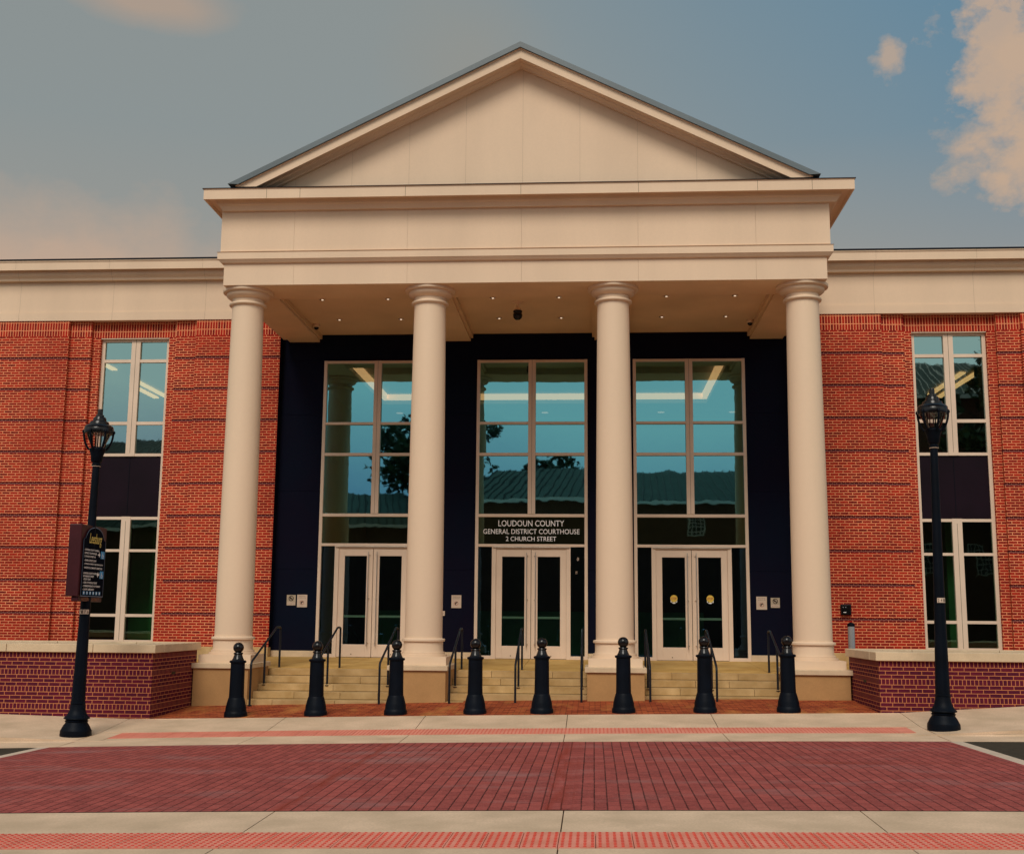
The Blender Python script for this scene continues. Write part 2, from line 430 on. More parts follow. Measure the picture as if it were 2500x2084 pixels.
# wing walls
ZB = [1.845 + .7905 * i for i in range(9)]          # header bands
def brick_face(mb, x0, x1, yf, yb, z0=1.08, z1=9.13, bands=True, sold=True):
    zs = z0
    top = 8.735 if sold else z1
    rec = .013
    if bands:
        for zb in ZB:
            if zb - .033 > zs and zb < top:
                mb.box(x0, x1, yf, yb, zs, zb - .033, 'brick_stretcher')
                mb.box(x0 + .0, x1 - .0, yf + rec, yb, zb - .033, zb + .033, 'brick_header', skip='tb')
                zs = zb + .033
    mb.box(x0, x1, yf, yb, zs, top, 'brick_stretcher')
    if sold: mb.box(x0, x1, yf, yb, top, z1, 'brick_soldier')
for s in (-1, 1):
    m = MB(); cx = BX + s * 10.06
    def X(d0, d1): return (cx + d0, cx + d1)
    end = s * 17.0; inner = BX + s * 6.27
    lo, hi = sorted((inner, end))
    brick_face(m, lo, cx - 1.64, 28.40, 28.9); brick_face(m, cx + 1.64, hi, 28.40, 28.9)
    brick_face(m, cx - 1.64, cx - 1.09, 28.50, 28.9); brick_face(m, cx + 1.09, cx + 1.64, 28.50, 28.9)
    brick_face(m, cx - 1.09, cx - .885, 28.60, 28.9, bands=False); brick_face(m, cx + .885, cx + 1.09, 28.60, 28.9, bands=False)
    m.box(cx - .885, cx + .885, 28.60, 28.9, 8.725, 9.13, 'brick_soldier')
    # vertical control joint in the proud brick
    jx = cx - s * 1.9
    w = m.build('wing_wall', court)
    m = MB(); m.box(lo, hi, 28.36, 28.62, .6, 1.08, 'stone_step'); m.build('water_table', w, bevel=.01)
    # entablature of wing
    yf = 28.37; m = MB()
    prof = [(.0, 9.13), (.0, 9.345), (-.025, 9.35), (-.025, 10.14), (.10, 10.145), (.12, 10.20), (.18, 10.26), (.19, 10.285), (.21, 10.40), (.31, 10.405), (.32, 10.36), (.34, 10.36), (.34, 10.565), (.36, 10.57), (.36, 10.60), (-.3, 10.66)]
    xa, xb = sorted((BX + s * 6.14, end))
    cuts = [xa] + sorted(c for c in ([-15.4, -13.01, -10.585, -8.2] if s < 0 else [8.3, 10.66, 13.05, 15.4])) + [xb]
    for a, b in zip(cuts, cuts[1:]):
        for (p0, z0), (p1, z1) in zip(prof, prof[1:]):
            m.face([(a + .002, yf - p0, z0), (b - .002, yf - p0, z0), (b - .002, yf - p1, z1), (a + .002, yf - p1, z1)], 'cream')
    m.face([(xa, yf, 9.13), (xa, 28.95, 9.13), (xb, 28.95, 9.13), (xb, yf, 9.13)], 'cream')
    m.box(xa, xb, yf + .03, 28.95, 9.135, 10.6, 'joint_tan', skip='b')
    e = m.build('wing_entablature', court)
    m = MB(); m.box(xa, xb, yf - .375, yf - .2, 10.602, 10.635, 'black_iron'); m.build('metal_flashing', e)
    # window
    m = MB(); yf = 28.70; yk = 28.78
    zr = [(8.64, 8.73), (8.11, 8.195), (6.515, 6.60), (5.72, 5.795), (4.14, 4.215), (3.345, 3.415), (1.765, 1.84), (1.10, 1.215)]
    for a, b in ((-.885, -.80), (.80, .885)): m.box(cx + a, cx + b, yf, yk, 1.1, 8.725, 'frame_paint')
    for z0, z1 in zr:
        m.box(cx - .80, cx - .115, yf + .003, yk, z0, z1 - .005, 'frame_paint'); m.box(cx + .115, cx + .80, yf + .003, yk, z0, z1 - .005, 'frame_paint')
    m.box(cx - .115, cx + .115, yf - .01, yk, 5.72, 8.715, 'frame_paint'); m.box(cx - .115, cx + .115, yf - .01, yk, 1.1, 4.215, 'frame_paint')
    m.box(cx - .004, cx + .004, yf - .012, yf, 5.8, 8.7, 'joint_dark'); m.box(cx - .004, cx + .004, yf - .012, yf, 1.2, 4.1, 'joint_dark')
    m.box(cx - .88, cx + .88, 28.61, 28.70, 8.70, 8.722, 'frame_paint')
    w = m.build('wing_window', court)
    gaps = [(8.195, 8.64), (6.60, 8.11), (5.795, 6.515), (3.415, 4.14), (1.84, 3.345), (1.215, 1.765)]
    for i, (z0, z1) in enumerate(gaps):
        for a, b in ((-.80, -.115), (.115, .80)):
            m = MB(); t = random.uniform(-.002, .002); t2 = random.uniform(-.002, .002)
            m.face([(cx + a, 28.75 + t, z0), (cx + b, 28.75 - t, z0), (cx + b, 28.75 - t + t2, z1), (cx + a, 28.75 + t + t2, z1)], 'glass_wing' if i < 3 else 'glass_low')
            m.build('pane', w)
    m = MB(); m.box(cx - .80, cx + .80, 28.735, 28.78, 4.215, 5.72, 'spandrel')
    m.box(cx - .006, cx + .006, 28.728, 28.736, 4.215, 5.72, 'black_iron'); m.build('spandrel_panel', w)
    # rooms behind the wing window
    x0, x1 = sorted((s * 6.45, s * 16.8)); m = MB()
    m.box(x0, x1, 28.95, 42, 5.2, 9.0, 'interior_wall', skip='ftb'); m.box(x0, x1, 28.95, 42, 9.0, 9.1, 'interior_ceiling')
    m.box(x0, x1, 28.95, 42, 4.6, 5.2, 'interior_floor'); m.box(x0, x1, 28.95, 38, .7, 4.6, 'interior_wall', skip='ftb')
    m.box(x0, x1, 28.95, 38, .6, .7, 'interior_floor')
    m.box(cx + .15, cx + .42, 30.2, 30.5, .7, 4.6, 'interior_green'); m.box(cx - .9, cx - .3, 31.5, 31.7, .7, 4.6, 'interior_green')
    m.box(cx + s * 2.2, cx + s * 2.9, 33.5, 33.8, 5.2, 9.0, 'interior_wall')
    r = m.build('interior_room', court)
    m = MB(); yy = 33.0
    lx = cx + s * 2.55
    m.box(lx - .09, lx + .09, 31.0, 38.5, 8.93, 8.97, 'cove_glow'); m.box(lx - .5, lx - .32, 34.6, 38, 8.93, 8.97, 'cove_glow')
    m.build('ceiling_light', r)

# dark porch wall around the three entrance openings
UC = [-3.81, .02, 3.84]; HWU = 1.355
m = MB(); YW = 28.66
edges = [BX - 6.27]
for c in UC: edges += [c - HWU, c + HWU]
edges += [BX + 6.27]
for i in range(0, 8, 2):
    a, b = edges[i], edges[i + 1]
    zs = [1.0, 2.95, 4.85, 6.75, 8.10]
    for z0, z1 in zip(zs, zs[1:]): m.box(a, b, YW, 28.95, z0 + .003, z1 - .003, 'navy_panel')
m.box(edges[0], edges[-1], YW, 28.95, 8.103, 8.80, 'navy_panel')
# brick returns
m.box(BX - 6.29, BX - 6.268, 28.42, 28.9, 1.08, 8.75, 'navy_panel'); m.box(BX + 6.268, BX + 6.29, 28.42, 28.9, 1.08, 8.75, 'navy_panel')
w = m.build('porch_wall', court)
m = MB()
for i in range(0, 8, 2):
    a, b = edges[i], edges[i + 1]; n = max(1, round((b - a) / .8))
    for q in range(n): m.box(a + (b - a) * q / n + .003, a + (b - a) * (q + 1) / n - .003, 28.62, 28.9, .80, .998, 'stone_cap')
    m.build('wall_base', w, bevel=.006); m = MB()

# entrance units
def pane(mb, x0, x1, z0, z1, y, mat):
    t = random.uniform(-.0025, .0025); t2 = random.uniform(-.003, .003)
    mb.face([(x0, y + t, z0), (x1, y - t, z0), (x1, y - t + t2, z1), (x0, y + t + t2, z1)], mat)
ROWS = [(8.035, 8.10), (6.49, 6.555), (5.715, 5.79), (4.222, 4.295), (3.505, 3.57)]
for ui, c in enumerate(UC):
    m = MB(); yf, yk = 28.60, 28.72; fm = 'frame_paint'
    m.box(c - 1.355, c - 1.28, yf, yk, .84, 8.10, fm); m.box(c + 1.28, c + 1.355, yf, yk, .84, 8.10, fm)
    for i, (z0, z1) in enumerate(ROWS):
        if i in (0, 1, 2):
            m.box(c - 1.28, c - .09, yf + .003, yk, z0, z1 - .004, fm); m.box(c + .09, c + 1.28, yf + .003, yk, z0, z1 - .004, fm)
        else: m.box(c - 1.28, c + 1.28, yf + .003, yk, z0, z1, fm)
    m.box(c - .09, c + .09, yf - .012, yk, 4.297, 8.095, fm); m.box(c - .003, c + .003, yf - .015, yf, 4.3, 8.09, 'joint_dark')
    m.box(c - .945, c - .845, yf + .004, yk, .84, 3.503, fm); m.box(c + .845, c + .945, yf + .004, yk, .84, 3.503, fm)
    m.box(c - .845, c + .845, yf + .008, yk, 3.45, 3.503, fm)
    for sx in (-1, 1):
        a, b = sorted((c + sx * .945, c + sx * 1.28)); m.box(a, b, yf + .004, yk, .84, .93, fm)
    m.box(c - .92, c + .92, yf - .03, yf + .002, 3.475, 3.50, 'steel')
    u = m.build('entrance_window', court, bevel=.004)
    for z0, z1 in ((6.555, 8.035), (5.79, 6.49), (4.295, 5.715)):
        for a, b in ((-1.28, -.09), (.09, 1.28)):
            m = MB(); pane(m, c + a, c + b, z0, z1, 28.67, 'glass'); m.build('pane', u)
    m = MB(); pane(m, c - 1.28, c + 1.28, 3.57, 4.222, 28.67, 'glass_low'); m.build('transom_pane', u)
    for sx in (-1, 1):
        a, b = sorted((c + sx * .945, c + sx * 1.28)); m = MB(); pane(m, a, b, .93, 3.505, 28.67, 'glass_door'); m.build('side_pane', u)
    if ui == 1:
        text_mesh('lettering', 'LOUDOUN COUNTY', (c - .80, c + .79, 4.00, 4.145), 'sign_white', u, depth=28.655, bold=.004)
        text_mesh('lettering', 'GENERAL DISTRICT COURTHOUSE', (c - 1.165, c + 1.16, 3.815, 3.935), 'sign_white', u, depth=28.655, bold=.004)
        text_mesh('lettering', '2 CHURCH STREET', (c - .615, c + .60, 3.645, 3.755), 'sign_white', u, depth=28.655, bold=.004)
        for px, pz in ((1.12, 3.22), (1.09, 2.90)):
            m = MB()
            for k in range(5):
                a = random.uniform(0, 6.28); r = .035
                m.face([(c + px + r * math.cos(a), 28.662, pz + r * math.sin(a)), (c + px + r * math.cos(a + 1.6), 28.662, pz + .05 * math.sin(a + 1.6)), (c + px + .2 * r, 28.662, pz - .03)], 'paper')
            m.build('decal', u)

    # door leaves
    for sx in (-1, 1):
        m = MB(); x0, x1 = sorted((c + sx * .006, c + sx * .842)); y0, y1 = 28.625, 28.68
        gx0, gx1 = (x0 + .145, x1 - .15) if sx < 0 else (x0 + .15, x1 - .145)
        z0, z1 = .862, 3.445
        m.box(x0, gx0, y0, y1, z0, z1, fm); m.box(gx1, x1, y0, y1, z0, z1, fm)
        m.box(gx0, gx1, y0 + .002, y1, 3.27, z1, fm); m.box(gx0, gx1, y0 + .002, y1, z0, 1.16, fm)
        d = m.build('door', court, loc=(x1 if sx > 0 else x0, 28.65, z0), bevel=.004)
        m = MB(); pane(m, gx0, gx1, 1.16, 3.27, 28.66, 'glass_door'); m.build('door_glass', d)
        m = MB(); m.box(gx0 + .003, gx1 - .003, 28.675, 28.72, 1.795, 1.85, 'bar_green'); m.build('push_bar', d, bevel=.008)
        hx = c + sx * .105; m = MB()
        m.tube([(hx, 28.55, 1.12), (hx, 28.55, 3.37)], .011, 'steel', 8)
        for hz in (1.2, 2.25, 3.29): m.tube([(hx, 28.55, hz), (hx + sx * -.03, 28.63, hz)], .010, 'steel', 6)
        m.build('door_pull', d)
        m = MB(); m.tube([(c + sx * .48, 28.621, .93), (c + sx * .48, 28.615, .93)], .012, 'joint_dark', 8); m.build('door_stop', d)
        if ui == 2:
            sxx = (gx0 + gx1) / 2 + .0; zz = 2.30; m = MB()
            m.face([(sxx + .085 * math.cos(a * .3142), 28.653, zz + .085 * math.sin(a * .3142)) for a in range(20)], 'sticker_yellow')
            st = m.build('sticker', d)
            text_mesh('sticker_word', 'STOP', (sxx - .065, sxx + .065, zz - .03, zz + .03), 'sticker_red', d, depth=28.650, bold=.02)
            m = MB(); P = [(sxx + .08 * math.cos(R_(200 + 14 * i)), 28.653, zz + .02 + .14 * math.sin(R_(200 + 14 * i))) for i in range(11)]
            Q = [(p[0], 28.653, min(p[2] + .03, zz - .09)) for p in P]
            for i in range(10): m.face([P[i], P[i + 1], Q[i + 1], Q[i]], 'sign_white')
            m.build('sticker_edge', d)

# lobby interior
m = MB()
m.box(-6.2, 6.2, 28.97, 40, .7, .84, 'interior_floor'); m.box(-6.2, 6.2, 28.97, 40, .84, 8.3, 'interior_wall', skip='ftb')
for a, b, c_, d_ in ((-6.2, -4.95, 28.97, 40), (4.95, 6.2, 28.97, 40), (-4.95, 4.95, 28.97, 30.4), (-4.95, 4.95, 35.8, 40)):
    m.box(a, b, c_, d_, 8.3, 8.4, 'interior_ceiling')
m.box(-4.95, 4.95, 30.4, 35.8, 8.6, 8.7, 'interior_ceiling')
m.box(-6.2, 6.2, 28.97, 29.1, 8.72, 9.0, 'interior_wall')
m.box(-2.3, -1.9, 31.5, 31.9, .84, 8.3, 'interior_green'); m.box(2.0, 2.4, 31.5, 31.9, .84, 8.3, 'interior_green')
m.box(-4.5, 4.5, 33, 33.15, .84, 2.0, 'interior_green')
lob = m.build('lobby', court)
m = MB()
m.box(-4.95, 4.95, 35.62, 35.8, 8.42, 8.58, 'cove_glow'); m.box(-4.95, -4.80, 30.4, 35.62, 8.42, 8.58, 'cove_glow'); m.box(4.80, 4.95, 30.4, 35.62, 8.42, 8.58, 'cove_glow')
m.build('cove_light', lob)
for x in (-4.7, -.02, 3.66, 5.9):
    m = MB(); m.lathe([(.11, 0), (.11, -.012)], 'lamp_glow', (x, 37.35), 16, z0=8.298); m.build('recessed_light', lob)

# columns
CY = 24.05
def column(x):
    m = MB(); pr = []
    for i in range(15):
        t = i / 14; z = 1.40 + (8.255 - 1.40) * t
        pr.append((.377 - .048 * (t ** 1.5), z))
    m.lathe(pr, 'cream_column', (x, CY), 40)
    c = m.build('column', court, loc=(x, CY, .885))
    m = MB(); m.lathe([(.329, 8.25), (.362, 8.258), (.385, 8.272), (.392, 8.29), (.385, 8.312), (.362, 8.325), (.334, 8.332), (.334, 8.405), (.375, 8.415), (.42, 8.44), (.446, 8.465), (.452, 8.475), (.452, 8.528), (.505, 8.530), (.524, 8.542), (.530, 8.555), (.530, 8.605)], 'cream_column', (x, CY), 48)
    m.build('capital', c)
    m = MB(); m.lathe([(.475, 1.045), (.475, 1.085), (.432, 1.088), (.432, 1.132), (.402, 1.136), (.396, 1.18), (.394, 1.335), (.425, 1.337), (.432, 1.345), (.432, 1.38), (.425, 1.39), (.39, 1.395), (.377, 1.403)], 'cream_column', (x, CY), 48)
    m.box(x - .525, x + .525, CY - .525, CY + .525, .885, 1.045, 'cream_column'); m.build('column_base', c)
for x in COLX: column(x)
for x in COLX:
    m = MB(); m.box(x - .55, x + .55, 23.30, 24.78, -.3, .79, 'stucco'); p = m.build('pedestal', court, bevel=.008)
    m = MB(); m.box(x - .592, x + .592, 23.255, 24.80, .79, .885, 'stone_cap'); m.build('pedestal_cap', p, bevel=.008)

# steps, one flight per bay
BAYS = [(COLX[0] + .55, COLX[1] - .55), (COLX[1] + .55, COLX[2] - .55), (COLX[2] + .55, COLX[3] - .55)]
SP = [[(.32,), (.42, .72), (.55,), (.30, .63, .9), (.18, .62)], [(.28, .74), (.36,), (.70,), (.22, .62), (.5,)], [(.22, .70), (.38, .62), (.26, .78), (.4,), (.5,)]]
for bi, (a, b) in enumerate(BAYS):
    m = MB(); [m.box(a, b, 24.78 - .372 * i + .012, 24.95, .735 - .133 * i - .30, .735 - .133 * i - .10, 'joint_dark') for i in range(5)]; fl = m.build('flight_of_steps', court)
    for i in range(5):
        zt = .735 - .133 * i; yf = 24.78 - .372 * i; yb = yf + .40
        m = MB(); xs = [a + .002] + [a + (b - a) * q for q in SP[bi][i]] + [b - .002]
        for p, q in zip(xs, xs[1:]):
            m.box(p + .003, q - .003, yf, yb, zt - .127, zt, 'stone_step')
        m.build('step', fl, bevel=.005)
# porch floor paving
m = MB()
def fz(x, y): return .735 + (y - 24.78) * .031
ys = [25.10, 26.3, 27.5, 28.62]
xs = [-7.6, -6.36] + [-6.36 + 1.272 * i for i in range(1, 10)] + [6.36, 7.6]
for bi in range(len(xs) - 1):
    for yi, (y0, y1) in enumerate(zip(ys, ys[1:])):
        sheet(m, xs[bi] + .004, xs[bi + 1] - .004, y0 + .004, y1 - .004, 'porch_paver', 0, 3, 3, .06, fz)
for xa, xb in [(-7.6, COLX[0] - .6)] + [(COLX[i] - .6, COLX[i] + .6) for i in range(4)] + [(COLX[3] + .6, 7.6)]:
    sheet(m, xa, xb, 24.805, 25.10, 'porch_paver', 0, 3, 3, .06, fz)
m.box(-7.6, 7.6, 25.0, 28.6, .3, .72, 'joint_dark')
m.build('porch_floor', court)

# entablature
m = MB()
joints = [-6.19, -4.69, -2.31, .056, 2.44, 4.816, 6.23]
XA, XB = -6.17, 6.23
for a, b in zip(joints, joints[1:]):
    a = XA if a == -6.19 else a; m.box(a + .0015, b - .0015, 23.50, 24.62, 8.60, 9.075, 'cream')
m.box(XA, XA + .88, 24.62, 28.4, 8.60, 9.075, 'cream'); m.box(XB - .88, XB, 24.62, 28.4, 8.60, 9.075, 'cream')
m.box(XA + .05, XB - .05, 23.55, 28.6, 9.075, 10.5, 'joint_tan')
for a, b in zip(joints, joints[1:]):
    m.box((XA - .07 if a == -6.19 else a) + .0015, (XB + .07 if b == 6.23 else b) - .0015, 23.43, 23.56, 9.305, 10.19, 'cream')
m.box(XA - .07, XA + .1, 23.56, 28.5, 9.305, 10.19, 'cream'); m.box(XB - .1, XB + .07, 23.56, 28.5, 9.305, 10.19, 'cream')
ent = m.build('entablature', court)
def wrap(mb, prof, xa, xb, yf, yb, mat):
    for (p0, z0), (p1, z1) in zip(prof, prof[1:]):
        A = lambda p, z: [(xa - p, yb, z), (xa - p, yf - p, z), (xb + p, yf - p, z), (xb + p, yb, z)]
        u, v = A(p0, z0), A(p1, z1)
        for i in range(3): mb.face([u[i], u[i + 1], v[i + 1], v[i]], mat)
m = MB(); wrap(m, [(-.03, 9.06), (.045, 9.062), (.06, 9.075), (.10, 9.12), (.115, 9.13), (.115, 9.275), (.13, 9.28), (.02, 9.285), (-.05, 9.285)], XA, XB, 23.50, 28.4, 'cream')
m.build('frieze_moulding', ent)
m = MB(); CP = [(.0, 10.165), (.15, 10.165), (.155, 10.18), (.165, 10.20), (.20, 10.255), (.22, 10.262), (.235, 10.275), (.245, 10.305), (.255, 10.36), (.405, 10.365), (.43, 10.312), (.455, 10.312), (.455, 10.525), (.47, 10.53)]
wrap(m, CP, XA + .10, XB + .05, 23.50, 28.4, 'cream')
wrap(m, [(.47, 10.53), (.48, 10.53), (.48, 10.545), (0, 10.60), (-.6, 10.61)], XA + .10, XB + .05, 23.5, 28.4, 'black_iron')
for jx in (-5.2, -4.5, -2.31, .06, 2.44, 4.82, 5.9): m.box(jx - .003, jx + .003, 23.043, 23.05, 10.315, 10.525, 'joint_dark')
m.build('cornice', ent)
# pediment
SL = .494; APX = 13.60; PX = .03
def zr(x): return APX - SL * abs(x - PX)
m = MB()
tx = [-6.0, -4.71, -3.52, -2.314, -1.124, .066, 1.256, 2.447, 3.655, 4.855, 6.0]
for a, b in zip(tx, tx[1:]):
    a += .0015; b -= .0015; pts = [(a, 23.48, 10.5), (b, 23.48, 10.5)]
    up = [(b, 23.48, zr(b) - .30)] + ([(PX, 23.48, zr(PX) - .30)] if a < PX < b else []) + [(a, 23.48, zr(a) - .30)]
    m.face(pts + [u for u in up if u[2] > 10.5], 'cream')
m.face([(-6.05, 23.5, 10.5), (6.1, 23.5, 10.5), (PX, 23.5, 13.35)], 'joint_tan')
ped = m.build('pediment', court)
m = MB(); RP = [(.50, .12), (.455, .13), (.455, .335), (.44, .34), (.40, .315), (.30, .30), (.24, .305), (.225, .335), (.20, .34), (.12, .36), (.11, .385), (.02, .385), (-.05, .37)]
for sx in (-1, 1):
    for (p0, d0), (p1, d1) in zip(RP, RP[1:]):
        def pt(p, d, end):
            if not end: return (PX, 23.5 - p, APX - d)
            xe = (APX - d - 10.57) / SL; return (PX + sx * xe, 23.5 - p, 10.57)
        q = [pt(p0, d0, 0), pt(p0, d0, 1), pt(p1, d1, 1), pt(p1, d1, 0)]
        m.face(q if sx < 0 else q[::-1], 'cream')
m.build('raking_cornice', ped)
m = MB(); yf = 22.98; xe = 6.04
for sx in (-1, 1):
    E_ = (PX + sx * xe, zr(PX + sx * xe)); A = (PX, APX)
    T = [(A[0], yf, A[1]), (E_[0], yf, E_[1]), (E_[0], 45, E_[1]), (A[0], 45, A[1])]
    xl = PX + sx * 5.81; L = [(x, y, z - .125) if abs(x - PX) < 1 else (xl, y, zr(xl) - .125) for x, y, z in T]
    m.face(T, 'roof_metal'); m.face(L, 'roof_metal'); m.face([T[0], T[1], L[1], L[0]], 'roof_metal'); m.face([T[1], T[2], L[2], L[1]], 'roof_metal')
    # small drip edge lip and standing seams
    Lp = [(x, yf - .012, z) for x, _, z in (L[0], L[1])]
    m.face([(L[0][0], yf - .012, L[0][2] + .03), (L[1][0], yf - .012, L[1][2] + .03), Lp[1], Lp[0]], 'roof_metal')
m.build('roof', court)
m = MB(); m.box(-17, 17, 28.6, 60, 10.55, 10.6, 'roof_metal'); m.build('flat_roof', court)

# porch ceiling
m = MB(); m.box(XA + .1, XB - .1, 24.55, 28.8, 8.775, 8.85, 'ceiling_paint')
m.box(XA + .88, XB - .88, 23.502, 24.618, 8.596, 8.60, 'ceiling_paint', skip='t')
cl = m.build('porch_ceiling', court)
for i, x in enumerate(COLX):
    hw = .38; x0, x1 = x - hw, x + hw
    if i == 0: x0, x1 = XA + .1, x + .47
    if i == 3: x0, x1 = x - .47, XB - .1
    m = MB(); m.box(x0, x1, 24.58, 28.66, 8.592, 8.72, 'ceiling_paint'); m.box(x0 - .06, x1 + .06, 24.60, 28.66, 8.665, 8.775, 'ceiling_paint')
    m.build('ceiling_beam', cl)
first = None
for y in (25.33, 27.13):
    for x in (-4.505, -3.03, -.695, .763, 3.11, 4.59):
        if first is None:
            m = MB(); m.lathe([(.055, 0), (.085, -.004), (.088, -.010), (.078, -.012), (.062, -.006), (.052, .0)], 'cream', (x, y), 20, z0=8.775, cap=False)
            first = m.build('downlight', cl, loc=(x, y, 8.775))
            m = MB(); m.lathe([(.056, 0), (.056, -.003)], 'joint_dark', (x, y), 16, z0=8.775); m.build('light_well', first, loc=(x, y, 8.775))
            m = MB(); m.lathe([(.010, 0), (.028, -.004), (.020, -.012), (.008, -.014)], 'lamp_glow', (x + .01, y), 12, z0=8.772); m.build('lens', first, loc=(x, y, 8.775))
        else:
            c = copy_tree(first, cl); c.location = Vector((x, y, 8.775)) - world_loc(cl)

# ------------------------------------------------------------------ planters
for s in (-1, 1):
    lab = 'low dark brick planter, ' + ('beside the lamp post that carries the wayfinding sign' if s < 0 else 'in front of the short grey post')
    pl = empty('brick_planter', (s * 11, 22.3, 0), lab, 'planter', 'brick planters flanking the steps')
    x0, x1 = sorted((BX + s * 6.375, s * 16)); m = MB(); z = 1.14
    for i, (h, mt) in enumerate([(.10, 'planter_rowlock'), (.20, 'planter_stretcher')] * 5):
        m.box(x0, x1, 21.15, 23.55, z - h, z, mt, skip='tb'); z -= h
    w = m.build('brick_wall', pl)
    # make rowlock texture rows register with the course edges
    for p in w.data.polygons:
        mt = w.data.materials[p.material_index].name
        if mt == 'planter_rowlock':
            zmin = min(w.data.vertices[v].co.z for v in p.vertices)
            for li in p.loop_indices:
                u = w.data.uv_layers[0].data[li].uv; c = w.data.vertices[w.data.loops[li].vertex_index].co
                u[1] = 0.0 if c.z < zmin + .01 else .1
        else:
            zmin = min(w.data.vertices[v].co.z for v in p.vertices)
            for li in p.loop_indices:
                u = w.data.uv_layers[0].data[li].uv; c = w.data.vertices[w.data.loops[li].vertex_index].co
                u[1] = 0.0 if c.z < zmin + .01 else .2
    m = MB(); xi = BX + s * 6.31; xo = s * 16
    seg = [xi, xi + s * 1.15, xi + s * 2.75, xi + s * 4.35, xo]
    for a, b in zip(seg, seg[1:]):
        a, b = sorted((a, b)); m.box(a + .004, b - .004, 21.085, 21.55, 1.14, 1.285, 'stone_cap')
        m.box(a + .004, b - .004, 23.15, 23.60, 1.14, 1.285, 'stone_cap')
    a, b = sorted((xi, xi + s * .45)); m.box(a, b, 21.555, 23.145, 1.14, 1.285, 'stone_cap')
    m.build('stone_cap', pl, bevel=.008)
    m = MB(); a, b = sorted((xi + s * .4, xo)); m.box(a, b, 21.5, 23.2, .9, 1.17, 'soil'); m.build('soil_bed', pl)
    m = MB(); hx = BX + s * 6.37
    m.box(hx - .008, hx + .008, 22.15, 22.33, .72, .77, 'joint_dark'); m.build('drain_hole', pl)
m = MB()
for s in (-1, 1):
    a, b = sorted((s * 7.62, s * 17)); m.box(a, b, 23.62, 28.36, .5, .72, 'soil')
tag(m.build('planting_bed'), kind='structure')

# ------------------------------------------------------------------ bollards
def bollard():
    root = empty('bollard', (0, 0, 0), '', 'bollard', 'black bollards in a row in front of the steps')
    m = MB(); m.lathe([(.205, -.03), (.205, .055), (.198, .075), (.190, .085), (.186, .10), (.182, .16), (.172, .20), (.160, .25), (.146, .30), (.142, .315), (.133, .33)], 'black_iron', seg=32); m.build('base', root)
    m = MB(); m.lathe([(.134, .32), (.130, .45), (.125, .92), (.125, .935), (.142, .94), (.150, .955), (.150, .968), (.140, .98), (.118, .985)], 'black_iron', seg=32); m.build('post', root)
    m = MB(); m.lathe([(.118, .982), (.108, .99), (.092, 1.02), (.078, 1.06), (.070, 1.085), (.082, 1.095), (.086, 1.105), (.080, 1.118), (.062, 1.125)], 'black_gloss', seg=28); m.build('neck', root)
    m = MB(); pr = [(.05, 1.118)] + [(.095 * math.cos(R_(a)), 1.207 + .095 * math.sin(R_(a))) for a in range(-60, 91, 10)]
    m.lathe(pr, 'black_gloss', seg=28); m.build('ball_finial', root)
    return root
BL = [(-4.875, 'in front of the leftmost pedestal and steps'), (-3.428, 'in front of the middle of the left flight of steps'), (-1.994, 'in front of the second column from the left'), (-.58, 'in front of the left half of the middle door pair'),
      (.601, 'in front of the right half of the middle door pair'), (2.035, 'in front of the third column from the left'), (3.45, 'in front of the right door pair with yellow stickers'), (4.887, 'nearest the right brick planter, below the rightmost column')]
b0 = bollard()
for i, (x, t) in enumerate(BL):
    o = b0 if i == 0 else copy_tree(b0)
    o.location = (x + .0, 21.40, gz(x, 21.4)); o['label'] = 'black ball topped bollard ' + t
    o.rotation_euler.z = random.uniform(0, 6)

